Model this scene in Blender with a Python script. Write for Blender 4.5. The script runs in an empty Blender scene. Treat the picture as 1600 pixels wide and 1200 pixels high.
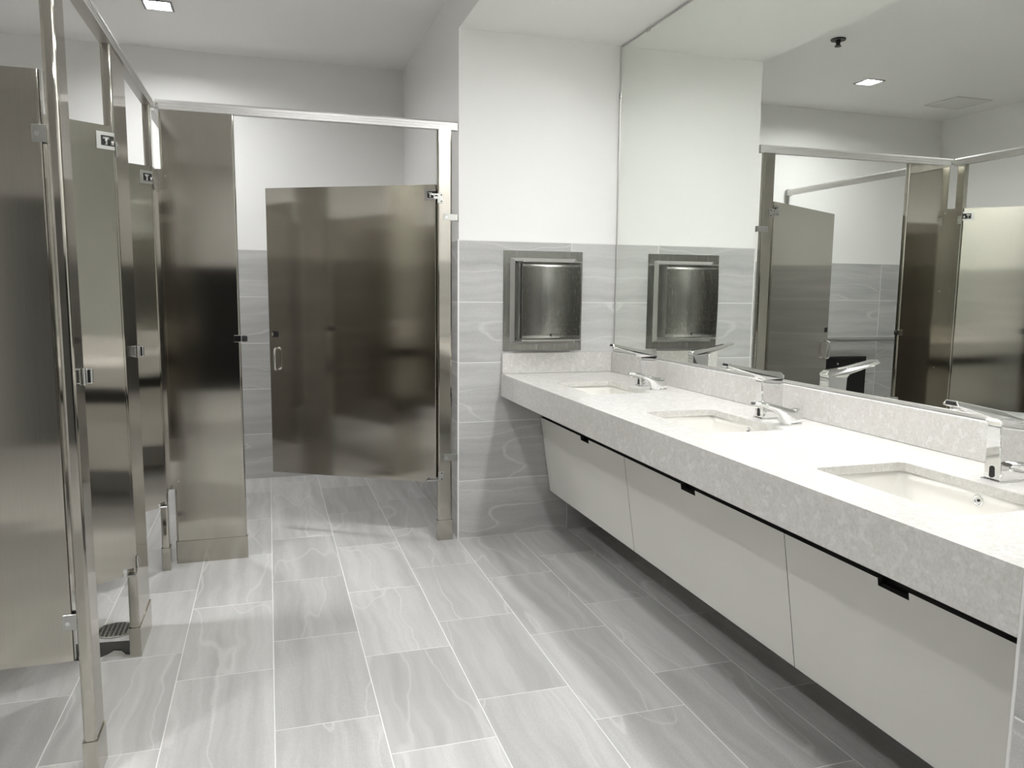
import bpy, bmesh, math, random
from mathutils import Vector, Matrix

random.seed(7)
S = bpy.context.scene
COL = S.collection

# ---------------------------------------------------------------- camera
F_PX, PIT, YAW, ROL, CAM_H = 1211.7919, -0.1216, 0.3041, 0.0095, 1.2985
cy, sy, cp, sp = math.cos(YAW), math.sin(YAW), math.cos(PIT), math.sin(PIT)
cr, sr = math.cos(ROL), math.sin(ROL)
fw = Vector((sy * cp, cy * cp, sp))
rt = Vector((cy, -sy, 0))
up = rt.cross(fw)
r2, u2 = cr * rt + sr * up, -sr * rt + cr * up
cam = bpy.data.cameras.new('camera')
cam.sensor_width = 36
cam.sensor_fit = 'HORIZONTAL'
cam.lens = F_PX * 36 / 1600
cam.clip_start = 0.02
co = bpy.data.objects.new('camera', cam)
COL.objects.link(co)
m3 = Matrix((r2, u2, -fw)).transposed()
co.matrix_world = Matrix.Translation((0, 0, CAM_H)) @ m3.to_4x4()
S.camera = co

# ---------------------------------------------------------------- world, exposure, light levels
w = bpy.data.worlds.new('world')
S.world = w
w.use_nodes = True
w.node_tree.nodes['Background'].inputs[0].default_value = (0.5, 0.5, 0.48, 1)
w.node_tree.nodes['Background'].inputs[1].default_value = 0.0
S.view_settings.view_transform = 'Standard'
S.view_settings.look = 'None'
S.view_settings.gamma = 1.0
S.view_settings.use_curve_mapping = False
S.view_settings.exposure = 1.35
AISLE_POWER, SOFFIT_POWER, STALL_POWER = 120.0, 17.5, 225.0
AISLE = [(0.33, 2.55), (0.33, 0.9), (0.33, -2.0)]
SOFFIT = [(1.41, 2.62), (1.41, 1.87), (1.41, 1.22)]   # long slots above the counter
SOFFIT_HALF = (0.075, 0.30)
SLOT_RECESS = 0.045
STALL = [(-0.51, 4.65), (-0.93, 3.165), (-0.93, 1.69)]
S.cycles.use_denoising = True
S.cycles.max_bounces = 10
S.cycles.diffuse_bounces = 5
S.cycles.glossy_bounces = 6
S.cycles.sample_clamp_indirect = 8.0
S.cycles.caustics_reflective = True
S.cycles.blur_glossy = 0.6
S.cycles.caustics_refractive = False

# ---------------------------------------------------------------- room numbers (metres)
XM = 1.775            # mirror face
XCOR = 0.9115         # tiled corner beside the stall
YW = 3.83             # alcove end wall, tile face
YB = 5.451            # back wall, tile face
XLW = -2.0            # left wall
YBACK = -2.7          # wall behind the photographer
XL = -0.462           # face of the stall row
YP = 3.83             # face of the big stall's front
YN, XN = 0.893, 1.14  # near end of the vanity alcove
ZT = 1.54             # tile height
ZS = 2.5525           # soffit
ZC = 2.7635           # ceiling
ZTOP = 0.864          # counter top
ZF = 0.747            # counter fascia bottom
COURSE = 0.308


# ---------------------------------------------------------------- materials
def mat(name, base, rough=0.5, metal=0.0, spec=0.5, coat=0.0):
    m = bpy.data.materials.new(name)
    m.use_nodes = True
    b = m.node_tree.nodes['Principled BSDF']
    b.inputs['Base Color'].default_value = (*base, 1)
    b.inputs['Roughness'].default_value = rough
    b.inputs['Metallic'].default_value = metal
    b.inputs['Specular IOR Level'].default_value = spec
    b.inputs['Coat Weight'].default_value = coat
    return m


def nodes_of(m):
    return m.node_tree.nodes, m.node_tree.links, m.node_tree.nodes['Principled BSDF']


def ramp(n, pts):
    r = n.new('ShaderNodeValToRGB')
    e = r.color_ramp.elements
    while len(e) < len(pts):
        e.new(0.5)
    for k, (p, c) in enumerate(pts):
        e[k].position = p
        e[k].color = (*c, 1) if len(c) == 3 else c
    return r


def paint(name, base, rough=0.55):
    m = mat(name, base, rough, spec=0.3)
    n, l, b = nodes_of(m)
    tc = n.new('ShaderNodeTexCoord')
    nz = n.new('ShaderNodeTexNoise')
    nz.inputs['Scale'].default_value = 260
    nz.inputs['Detail'].default_value = 2
    bp = n.new('ShaderNodeBump')
    bp.inputs['Strength'].default_value = 0.04
    bp.inputs['Distance'].default_value = 0.002
    l.new(tc.outputs['Object'], nz.inputs['Vector'])
    l.new(nz.outputs['Fac'], bp.inputs['Height'])
    l.new(bp.outputs['Normal'], b.inputs['Normal'])
    return m


def steel(name, base, rough, aniso):
    m = mat(name, base, rough, 1.0)
    n, l, b = nodes_of(m)
    geo = n.new('ShaderNodeNewGeometry')
    cr_ = n.new('ShaderNodeVectorMath')
    cr_.operation = 'CROSS_PRODUCT'
    cr_.inputs[1].default_value = (0.013, 0.021, 1)
    l.new(geo.outputs['Normal'], cr_.inputs[0])
    nm = n.new('ShaderNodeVectorMath')
    nm.operation = 'NORMALIZE'
    l.new(cr_.outputs[0], nm.inputs[0])
    l.new(nm.outputs[0], b.inputs['Tangent'])
    b.inputs['Anisotropic'].default_value = aniso
    tc = n.new('ShaderNodeTexCoord')
    mp = n.new('ShaderNodeMapping')
    mp.inputs['Scale'].default_value = (900, 900, 6)
    nz = n.new('ShaderNodeTexNoise')
    nz.inputs['Scale'].default_value = 1.0
    nz.inputs['Detail'].default_value = 1
    l.new(tc.outputs['Object'], mp.inputs[0])
    l.new(mp.outputs[0], nz.inputs['Vector'])
    mr = n.new('ShaderNodeMapRange')
    mr.inputs['To Min'].default_value = rough - 0.01
    mr.inputs['To Max'].default_value = rough + 0.01
    l.new(nz.outputs['Fac'], mr.inputs['Value'])
    l.new(mr.outputs[0], b.inputs['Roughness'])
    mx = ramp(n, [(0.3, tuple(c * 0.97 for c in base)), (0.7, tuple(min(1, c * 1.03) for c in base))])
    l.new(nz.outputs['Fac'], mx.inputs[0])
    l.new(mx.outputs[0], b.inputs['Base Color'])
    return m


def stone_tile(name, lo, hi, vein, rough=0.38):
    """grey porcelain with bands and pale veins running along local Y, different on every tile"""
    m = mat(name, lo, rough, spec=0.45)
    n, l, b = nodes_of(m)
    tc = n.new('ShaderNodeTexCoord')
    oi = n.new('ShaderNodeObjectInfo')
    mul = n.new('ShaderNodeMath'); mul.operation = 'MULTIPLY'
    mul.inputs[1].default_value = 71.0
    l.new(oi.outputs['Random'], mul.inputs[0])
    cmb = n.new('ShaderNodeCombineXYZ')
    for k in range(3):
        l.new(mul.outputs[0], cmb.inputs[k])
    add = n.new('ShaderNodeVectorMath'); add.operation = 'ADD'
    l.new(tc.outputs['Object'], add.inputs[0])
    l.new(cmb.outputs[0], add.inputs[1])
    # warp
    wz = n.new('ShaderNodeTexNoise')
    wz.inputs['Scale'].default_value = 3.2
    wz.inputs['Detail'].default_value = 3
    l.new(add.outputs[0], wz.inputs['Vector'])
    ws = n.new('ShaderNodeVectorMath'); ws.operation = 'SCALE'
    ws.inputs['Scale'].default_value = 0.085
    l.new(wz.outputs['Color'], ws.inputs[0])
    ad2 = n.new('ShaderNodeVectorMath'); ad2.operation = 'ADD'
    l.new(add.outputs[0], ad2.inputs[0])
    l.new(ws.outputs[0], ad2.inputs[1])
    mp = n.new('ShaderNodeMapping')
    mp.inputs['Scale'].default_value = (17, 0.9, 1)
    l.new(ad2.outputs[0], mp.inputs[0])
    bd = n.new('ShaderNodeTexNoise')
    bd.inputs['Scale'].default_value = 1.0
    bd.inputs['Detail'].default_value = 5
    bd.inputs['Roughness'].default_value = 0.55
    l.new(mp.outputs[0], bd.inputs['Vector'])
    mid = tuple((a + c) / 2 for a, c in zip(lo, hi))
    rp = ramp(n, [(0.30, lo), (0.5, mid), (0.68, hi)])
    l.new(bd.outputs['Fac'], rp.inputs[0])
    # thin veins where a second field crosses a level
    mp2 = n.new('ShaderNodeMapping')
    mp2.inputs['Scale'].default_value = (4.2, 0.75, 1)
    mp2.inputs['Location'].default_value = (3.3, 8.1, 1.7)
    l.new(ad2.outputs[0], mp2.inputs[0])
    vz = n.new('ShaderNodeTexNoise')
    vz.inputs['Scale'].default_value = 1.0
    vz.inputs['Detail'].default_value = 1.4
    l.new(mp2.outputs[0], vz.inputs['Vector'])
    sb = n.new('ShaderNodeMath'); sb.operation = 'SUBTRACT'
    sb.inputs[1].default_value = 0.5
    l.new(vz.outputs['Fac'], sb.inputs[0])
    ab = n.new('ShaderNodeMath'); ab.operation = 'ABSOLUTE'
    l.new(sb.outputs[0], ab.inputs[0])
    vr = n.new('ShaderNodeMapRange')
    vr.inputs['From Min'].default_value = 0.002
    vr.inputs['From Max'].default_value = 0.008
    vr.inputs['To Min'].default_value = 0.55
    vr.inputs['To Max'].default_value = 0.0
    l.new(ab.outputs[0], vr.inputs['Value'])
    mx = n.new('ShaderNodeMix'); mx.data_type = 'RGBA'
    l.new(vr.outputs[0], mx.inputs['Factor'])
    l.new(rp.outputs[0], mx.inputs['A'])
    mx.inputs['B'].default_value = (*vein, 1)
    # fine grain and per tile tone
    gz = n.new('ShaderNodeTexNoise')
    gz.inputs['Scale'].default_value = 320
    gz.inputs['Detail'].default_value = 2
    l.new(add.outputs[0], gz.inputs['Vector'])
    gr = n.new('ShaderNodeMapRange')
    gr.inputs['From Min'].default_value = 0.3
    gr.inputs['From Max'].default_value = 0.7
    gr.inputs['To Min'].default_value = 0.90
    gr.inputs['To Max'].default_value = 1.08
    l.new(gz.outputs['Fac'], gr.inputs['Value'])
    tr = n.new('ShaderNodeMapRange')
    tr.inputs['To Min'].default_value = 0.90
    tr.inputs['To Max'].default_value = 1.06
    l.new(oi.outputs['Random'], tr.inputs['Value'])
    pm = n.new('ShaderNodeMath'); pm.operation = 'MULTIPLY'
    l.new(gr.outputs[0], pm.inputs[0])
    l.new(tr.outputs[0], pm.inputs[1])
    vm = n.new('ShaderNodeVectorMath'); vm.operation = 'SCALE'
    l.new(mx.outputs['Result'], vm.inputs[0])
    l.new(pm.outputs[0], vm.inputs['Scale'])
    l.new(vm.outputs[0], b.inputs['Base Color'])
    bp = n.new('ShaderNodeBump')
    bp.inputs['Strength'].default_value = 0.08
    bp.inputs['Distance'].default_value = 0.001
    l.new(bd.outputs['Fac'], bp.inputs['Height'])
    l.new(bp.outputs['Normal'], b.inputs['Normal'])
    return m


def quartz(name):
    m = mat(name, (0.7, 0.68, 0.64), 0.22, spec=0.5)
    n, l, b = nodes_of(m)
    tc = n.new('ShaderNodeTexCoord')
    wz = n.new('ShaderNodeTexNoise'); wz.inputs['Scale'].default_value = 30; wz.inputs['Detail'].default_value = 3
    l.new(tc.outputs['Object'], wz.inputs['Vector'])
    sc = n.new('ShaderNodeVectorMath'); sc.operation = 'SCALE'; sc.inputs['Scale'].default_value = 0.05
    l.new(wz.outputs['Color'], sc.inputs[0])
    ad = n.new('ShaderNodeVectorMath'); ad.operation = 'ADD'
    l.new(tc.outputs['Object'], ad.inputs[0]); l.new(sc.outputs[0], ad.inputs[1])
    vo = n.new('ShaderNodeTexVoronoi'); vo.inputs['Scale'].default_value = 62
    l.new(ad.outputs[0], vo.inputs['Vector'])
    sp_ = n.new('ShaderNodeSeparateColor')
    l.new(vo.outputs['Color'], sp_.inputs[0])
    rp = ramp(n, [(0.0, (0.615, 0.60, 0.57)), (0.6, (0.64, 0.625, 0.595)), (0.85, (0.665, 0.65, 0.625)), (1.0, (0.70, 0.69, 0.67))])
    l.new(sp_.outputs[0], rp.inputs[0])
    nz = n.new('ShaderNodeTexNoise'); nz.inputs['Scale'].default_value = 160; nz.inputs['Detail'].default_value = 3
    l.new(tc.outputs['Object'], nz.inputs['Vector'])
    nr = ramp(n, [(0.3, (0.9, 0.9, 0.89)), (0.6, (1.03, 1.03, 1.03))])
    l.new(nz.outputs['Fac'], nr.inputs[0])
    mx = n.new('ShaderNodeMix'); mx.data_type = 'RGBA'; mx.blend_type = 'MULTIPLY'
    mx.inputs['Factor'].default_value = 1
    l.new(rp.outputs[0], mx.inputs['A']); l.new(nr.outputs[0], mx.inputs['B'])
    l.new(mx.outputs['Result'], b.inputs['Base Color'])
    return m


def emit(name, strength, color=(0.985, 0.99, 1.0)):
    m = bpy.data.materials.new(name)
    m.use_nodes = True
    n, l = m.node_tree.nodes, m.node_tree.links
    n.remove(n['Principled BSDF'])
    e = n.new('ShaderNodeEmission')
    e.inputs[0].default_value = (*color, 1)
    e.inputs[1].default_value = strength
    l.new(e.outputs[0], n['Material Output'].inputs[0])
    return m


M = dict(
    wall=paint('white_wall_paint', (0.86, 0.855, 0.835)),
    ceil=paint('ceiling_paint', (0.90, 0.895, 0.875)),
    dark=paint('added_dark_panel_paint', (0.012, 0.012, 0.012), 0.8),
    grey_panel=paint('added_grey_panel_paint', (0.20, 0.198, 0.19), 0.6),
    floor=stone_tile('floor_tile_stone', (0.45, 0.445, 0.435), (0.61, 0.605, 0.59), (0.70, 0.675, 0.66), 0.36),
    walltile=stone_tile('wall_tile_stone', (0.44, 0.437, 0.43), (0.60, 0.597, 0.585), (0.70, 0.695, 0.68), 0.42),
    grout=paint('pale_grout', (0.86, 0.855, 0.835), 0.8),
    steel=steel('brushed_steel', (0.49, 0.466, 0.42), 0.10, 0.93),
    steel_dark=steel('brushed_steel_dispenser', (0.36, 0.36, 0.335), 0.27, 0.96),
    unit=mat('dark_coated_steel', (0.03, 0.03, 0.03), 0.3, 0.6),
    zinc=mat('satin_zinc', (0.52, 0.52, 0.50), 0.28, 1.0),
    chrome=mat('polished_chrome', (0.80, 0.80, 0.80), 0.05, 1.0),
    alu=mat('satin_aluminium', (0.66, 0.65, 0.63), 0.38, 0.8),
    trim=mat('white_edge_trim', (0.80, 0.79, 0.77), 0.35, 0.0),
    black=mat('black_rubber', (0.012, 0.012, 0.012), 0.5),
    quartz=quartz('speckled_quartz'),
    porcelain=mat('white_porcelain', (0.80, 0.785, 0.74), 0.12),
    laminate=paint('warm_grey_laminate', (0.78, 0.765, 0.72), 0.42),
    void=mat('dark_interior_board', (0.02, 0.019, 0.018), 0.8),
    mirror=mat('mirror_silver', (0.885, 0.91, 0.87), 0.0, 1.0),
    mirror_edge=mat('mirror_glass_edge', (0.20, 0.24, 0.22), 0.2),
    grille=paint('grey_grille_paint', (0.80, 0.80, 0.78), 0.6),
    baffle=mat('white_lamp_baffle', (0.7, 0.7, 0.7), 0.4),
    lamp_trim=mat('grey_lamp_trim', (0.22, 0.22, 0.22), 0.5),
    aisle_lamp=emit('aisle_lamp_glow', AISLE_POWER),
    soffit_lamp=emit('soffit_lamp_glow', SOFFIT_POWER),
    stall_lamp=emit('stall_lamp_glow', STALL_POWER),
)


# ---------------------------------------------------------------- mesh helpers
def B():
    return bmesh.new()


def box(bm, x0, x1, y0, y1, z0, z1, bevel=0.0, seg=2, only=None):
    """axis box; only = 'z' bevels just the vertical edges"""
    t = bmesh.new()
    v = [t.verts.new((x, y, z)) for z in (z0, z1) for y in (y0, y1) for x in (x0, x1)]
    for q in ((0, 2, 3, 1), (4, 5, 7, 6), (0, 1, 5, 4), (2, 6, 7, 3), (0, 4, 6, 2), (1, 3, 7, 5)):
        t.faces.new([v[i] for i in q])
    if bevel:
        es = list(t.edges)
        if only == 'z':
            es = [e for e in es if abs(e.verts[0].co.z - e.verts[1].co.z) > 1e-6]
        bmesh.ops.bevel(t, geom=es, offset=bevel, segments=seg, profile=0.5, affect='EDGES')
    merge(bm, t)


def merge(bm, t, mtx=None):
    if mtx is not None:
        bmesh.ops.transform(t, matrix=mtx, verts=t.verts)
    vm = {v: bm.verts.new(v.co) for v in t.verts}
    for f in t.faces:
        nf = bm.faces.new([vm[v] for v in f.verts])
        nf.smooth = f.smooth
    t.free()


def prism(bm, pts, axis, a, b, bevel=0.0, seg=2, mtx=None, pick=None):
    """extrude a 2D outline along an axis: axis 'x': pts are (y,z); 'y': (x,z); 'z': (x,y)"""
    def P(p, q):
        return {'x': (q, p[0], p[1]), 'y': (p[0], q, p[1]), 'z': (p[0], p[1], q)}[axis]
    t = bmesh.new()
    lo = [t.verts.new(P(p, a)) for p in pts]
    hi = [t.verts.new(P(p, b)) for p in pts]
    t.faces.new(lo[::-1]); t.faces.new(hi)
    n = len(pts)
    for i in range(n):
        j = (i + 1) % n
        t.faces.new((lo[i], lo[j], hi[j], hi[i]))
    bmesh.ops.recalc_face_normals(t, faces=t.faces)
    if bevel:
        es = [e for e in t.edges if pick is None or pick(e)]
        bmesh.ops.bevel(t, geom=es, offset=bevel, segments=seg, profile=0.5, affect='EDGES')
    merge(bm, t, mtx)


def cyl(bm, c, r, h, axis='z', seg=20, r2_=None):
    t = bmesh.new()
    bmesh.ops.create_cone(t, cap_ends=True, segments=seg, radius1=r, radius2=r if r2_ is None else r2_, depth=h)
    rot = {'z': Matrix(), 'x': Matrix.Rotation(math.pi / 2, 4, 'Y'), 'y': Matrix.Rotation(math.pi / 2, 4, 'X')}[axis]
    for f in t.faces:
        f.smooth = len(f.verts) == 4
    merge(bm, t, Matrix.Translation(c) @ rot)


def tube(bm, pts, r, seg=10):
    pts = [Vector(p) for p in pts]
    t = bmesh.new()
    rings = []
    prev = None
    for i, p in enumerate(pts):
        d = (pts[min(i + 1, len(pts) - 1)] - pts[max(i - 1, 0)]).normalized()
        a = prev if prev is not None else (Vector((0, 0, 1)) if abs(d.z) < 0.9 else Vector((1, 0, 0)))
        a = (a - d * a.dot(d)).normalized()
        prev = a
        c = d.cross(a)
        rr = r[i] if isinstance(r, (list, tuple)) else r
        rings.append([t.verts.new(p + rr * (math.cos(2 * math.pi * k / seg) * a + math.sin(2 * math.pi * k / seg) * c)) for k in range(seg)])
    for i in range(len(rings) - 1):
        for k in range(seg):
            f = t.faces.new((rings[i][k], rings[i][(k + 1) % seg], rings[i + 1][(k + 1) % seg], rings[i + 1][k]))
            f.smooth = True
    t.faces.new(rings[0][::-1]); t.faces.new(rings[-1])
    bmesh.ops.recalc_face_normals(t, faces=t.faces)
    merge(bm, t)


def mesh_of(name, bm, m):
    me = bpy.data.meshes.new(name)
    bmesh.ops.recalc_face_normals(bm, faces=bm.faces)
    bm.to_mesh(me)
    bm.free()
    me.materials.append(m)
    return me


def obj(name, bm, m, parent=None, world=True, smooth=False):
    """one mesh object; with world=True the shape is given in room coordinates"""
    if parent is not None and world:
        p = parent
        off = Vector()
        while p is not None:
            off += p.location
            p = p.parent
        bmesh.ops.translate(bm, vec=-off, verts=bm.verts)
    me = mesh_of(name, bm, m)
    if smooth:
        for f in me.polygons:
            f.use_smooth = True
    o = bpy.data.objects.new(name, me)
    COL.objects.link(o)
    if parent is not None:
        o.parent = parent
    return o


def tag(o, label, cat, group=None):
    o['label'] = label
    o['category'] = cat
    if group:
        o['group'] = group
    return o


def thing(name, label, cat, loc=(0, 0, 0), rotz=0.0, group=None):
    o = bpy.data.objects.new(name, None)
    o.empty_display_size = 0.05
    COL.objects.link(o)
    o.location = loc
    o.rotation_euler = (0, 0, rotz)
    return tag(o, label, cat, group)


def struct(name, bm, m, parent=None):
    o = obj(name, bm, m, parent)
    if parent is None:
        o['kind'] = 'structure'
    return o


def dup(root, loc, label, group=None):
    r = root.copy(); COL.objects.link(r)
    r.location = loc
    r['label'] = label
    if group:
        r['group'] = group
    for ch in root.children:
        c = ch.copy(); COL.objects.link(c); c.parent = r
        for g in ch.children:
            d = g.copy(); COL.objects.link(d); d.parent = c
    return r


def rrect(x0, x1, y0, y1, r, n=5):
    out = []
    for cx_, cy_, a in ((x1 - r, y1 - r, 0), (x0 + r, y1 - r, 90), (x0 + r, y0 + r, 180), (x1 - r, y0 + r, 270)):
        for k in range(n + 1):
            g = math.radians(a + 90 * k / n)
            out.append((cx_ + r * math.cos(g), cy_ + r * math.sin(g)))
    return out


def slab_with_holes(outer, holes, z0, z1):
    cu = bpy.data.curves.new('outline', 'CURVE')
    cu.dimensions = '2D'
    cu.fill_mode = 'BOTH'
    cu.extrude = (z1 - z0) / 2
    for pts in [outer] + holes:
        s = cu.splines.new('POLY')
        s.points.add(len(pts) - 1)
        for p, q in zip(s.points, pts):
            p.co = (q[0], q[1], 0, 1)
        s.use_cyclic_u = True
    o = bpy.data.objects.new('outline', cu)
    COL.objects.link(o)
    dg = bpy.context.evaluated_depsgraph_get()
    me = bpy.data.meshes.new_from_object(o.evaluated_get(dg))
    bpy.data.objects.remove(o)
    b_ = bmesh.new()
    b_.from_mesh(me)
    bpy.data.meshes.remove(me)
    for f in b_.faces:
        f.smooth = False
    bmesh.ops.translate(b_, vec=(0, 0, (z0 + z1) / 2), verts=b_.verts)
    bmesh.ops.remove_doubles(b_, verts=b_.verts, dist=1e-5)
    return b_


# ---------------------------------------------------------------- tiles
TILE_CACHE = {}
GAP = 0.003


def tile_mesh(wd, ln, th, m):
    key = (round(wd, 4), round(ln, 4), m.name)
    if key not in TILE_CACHE:
        bm = B()
        c = 0.0006
        a, b_ = wd / 2, ln / 2
        lo = [bm.verts.new((x, y, -th)) for x, y in ((-a, -b_), (a, -b_), (a, b_), (-a, b_))]
        md = [bm.verts.new((x, y, -c)) for x, y in ((-a, -b_), (a, -b_), (a, b_), (-a, b_))]
        hi = [bm.verts.new((x, y, 0)) for x, y in ((-a + c, -b_ + c), (a - c, -b_ + c), (a - c, b_ - c), (-a + c, b_ - c))]
        bm.faces.new(hi)
        for L0, L1 in ((lo, md), (md, hi)):
            for i in range(4):
                j = (i + 1) % 4
                bm.faces.new((L0[i], L0[j], L1[j], L1[i]))
        TILE_CACHE[key] = mesh_of('tile', bm, m)
    return TILE_CACHE[key]


def place_tile(parent, wd, ln, mtx, m, th=0.006):
    o = bpy.data.objects.new('tile', tile_mesh(wd, ln, th, m))
    COL.objects.link(o)
    o.parent = parent
    o.matrix_local = mtx
    return o


def wall_tiles(parent, plane, at, normal, a0, a1, joint, m, zlo=0.0, zhi=ZT):
    """courses of 61 x 30.5 cm tiles; plane 'x' or 'y' holds at; a runs along the wall; normal is +1/-1"""
    pitch = 0.61
    edges = [a0]
    k = math.ceil((a0 - joint + 0.02) / pitch)
    while joint + k * pitch < a1 - 0.02:
        edges.append(joint + k * pitch); k += 1
    edges.append(a1)
    nrm = Vector((normal, 0, 0)) if plane == 'x' else Vector((0, normal, 0))
    g0, g1 = sorted((at - normal * 0.0005, at - normal * 0.0058))
    bm = B()
    if plane == 'x':
        box(bm, g0, g1, a0, a1, zlo, zhi - 0.001)
    else:
        box(bm, a0, a1, g0, g1, zlo, zhi - 0.001)
    obj('grout_bed', bm, M['grout'], parent)
    zc = Vector((0, 0, 1))
    for r in range(5):
        z0, z1 = zlo + r * COURSE, zlo + (r + 1) * COURSE
        for e0, e1 in zip(edges[:-1], edges[1:]):
            ln = e1 - e0 - GAP
            wd = z1 - z0 - GAP
            c = (e0 + e1) / 2
            pos = Vector((at, c, (z0 + z1) / 2)) if plane == 'x' else Vector((c, at, (z0 + z1) / 2))
            # local Z = normal, local X = vertical, local Y = along
            ly = nrm.cross(zc)
            mt = Matrix((zc, ly, nrm)).transposed().to_4x4()
            place_tile(parent, wd, ln, Matrix.Translation(pos) @ mt, m)


# ================================================================ STRUCTURE
TD = 0.006            # tile face proud of the paint
bm = B(); box(bm, -2.15, 1.95, YBACK - 0.1, 5.6, -0.12, -0.0005)
floor = struct('floor', bm, M['grout'])
A_OFF, B_OFF, LP, WP = 2.252, 2.040, 0.6065, 0.3095
k = -7
while True:
    x0 = -0.0155 + k * WP
    if x0 > XM - 0.02:
        break
    x1 = min(x0 + WP, XM + 0.01)
    off = A_OFF if k % 2 == 0 else B_OFF
    x0c = max(x0, XLW)
    if x1 - x0c > 0.03:
        j = math.floor((0.2 - off) / LP)
        while off + j * LP < YB:
            y0, y1 = off + j * LP, min(off + (j + 1) * LP, YB)
            if y1 - y0 > 0.02:
                ymid = (y0 + y1) / 2
                skip = (x0c > XCOR - 0.02 and y0 > YW - 0.02) or (x0c > XN - 0.02 and y1 < YN + 0.02)
                if x0c > XCOR - 0.02 and y0 < YW < y1:
                    y1 = YW
                if not skip and y1 - y0 > 0.02:
                    place_tile(floor, x1 - x0c - GAP, y1 - y0 - GAP,
                               Matrix.Translation(((x0c + x1) / 2, (y0 + y1) / 2, 0)), M['floor'])
            j += 1
    k += 1

RECESS = {'big': 0.018, 'row': 0.050, 'aisle': 0.010}        # how deep the lamps sit
LH = 0.062            # half the opening of a recessed light


def square(x, y, h):
    return [(x - h, y - h), (x + h, y - h), (x + h, y + h), (x - h, y + h)]


bm = B(); box(bm, -2.15, XCOR + TD, YB + TD, 5.6, -0.02, ZC)
wall_back = struct('wall_back', bm, M['wall'])
wall_tiles(wall_back, 'y', YB, -1, XLW, XCOR, -1.46, M['walltile'])
bm = B(); box(bm, -2.15, XLW - TD, YBACK, 5.6, -0.02, ZC)
wall_left = struct('wall_left', bm, M['wall'])
wall_tiles(wall_left, 'x', XLW, 1, 1.0, YB, 2.0, M['walltile'])
# the block of wall that ends the vanity alcove and flanks the big stall
bm = B(); box(bm, XCOR + TD, 1.95, YW + TD, 5.6, -0.02, ZC)
wall_far = struct('wall_far', bm, M['wall'])
wall_tiles(wall_far, 'y', YW, -1, XCOR + 0.004, XM + 0.008, 1.522, M['walltile'])
wall_tiles(wall_far, 'x', XCOR, -1, YW + 0.004, YB, 4.44, M['walltile'])
bm = B(); box(bm, XM + 0.012, 1.95, YN - 0.2, YW + 0.01, -0.02, ZC)
struct('wall_right', bm, M['wall'])
bm = B(); box(bm, XN + TD, 1.95, YBACK, YN - TD, -0.02, ZC)
wall_near = struct('wall_near', bm, M['wall'])
wall_tiles(wall_near, 'x', XN, -1, 0.0, YN - 0.004, 0.28, M['walltile'])
wall_tiles(wall_near, 'y', YN, 1, XN + 0.004, XM + 0.008, 1.53, M['walltile'])
bm = B(); box(bm, -2.15, XN + TD, YBACK - 0.1, YBACK, -0.02, ZC)
struct('wall_behind', bm, M['wall'])
bm = B(); box(bm, -1.15, XN + TD, YBACK, YBACK + 0.012, 0.0, ZT)
struct('added_dark_panel', bm, M['dark'])  # unseen black panel added so the steel fronts reflect something dark
bm = B(); box(bm, -2.0, -1.15, YBACK, YBACK + 0.012, 0.0, 1.98)
struct('added_grey_panel', bm, M['grey_panel'])  # unseen grey panel added for the left end panel's steel to reflect
bm = B(); box(bm, XCOR + TD, XCOR + TD + 0.012, YBACK, YW + TD, ZS + 0.012, ZC)
SOFFIT_BM = bm


def tile_trim(name, x, y):
    """pale L-shaped edging at an outside tile corner"""
    bm = B()
    sgn = 1
    prism(bm, [(x - 0.001, y - 0.001 * sgn), (x + 0.007, y - 0.001 * sgn), (x + 0.007, y + 0.006 * sgn), (x - 0.001, y + 0.006 * sgn)], 'z', 0.0, ZT + 0.003, 0.001, 1)
    return struct(name, bm, M['trim'])


bm = slab_with_holes([(-2.15, YBACK - 0.1), (1.95, YBACK - 0.1), (1.95, 5.6), (-2.15, 5.6)],
                     [square(x, y, LH) for x, y in STALL + AISLE], ZC, ZC + 0.02)
struct('ceiling', bm, M['ceil'])
bm = slab_with_holes([(XCOR + TD, YBACK), (XM + 0.012, YBACK), (XM + 0.012, YW + TD), (XCOR + TD, YW + TD)],
                     [[(x - SOFFIT_HALF[0], y - SOFFIT_HALF[1]), (x + SOFFIT_HALF[0], y - SOFFIT_HALF[1]), (x + SOFFIT_HALF[0], y + SOFFIT_HALF[1]), (x - SOFFIT_HALF[0], y + SOFFIT_HALF[1])] for x, y in SOFFIT], ZS, ZS + 0.012)
merge(bm, SOFFIT_BM)
struct('wall_soffit', bm, M['wall'])

tile_trim('trim_1', XCOR, YW)
tile_trim('trim_2', XN, YN - 0.005)
bm = B(); box(bm, XCOR, XM + 0.008, YW - 0.001, YW + TD, ZT - 0.001, ZT + 0.003)
struct('trim_3', bm, M['trim'])
bm = B(); box(bm, XLW, XCOR, YB - 0.001, YB + TD, ZT - 0.001, ZT + 0.003)
struct('trim_4', bm, M['trim'])


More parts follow.
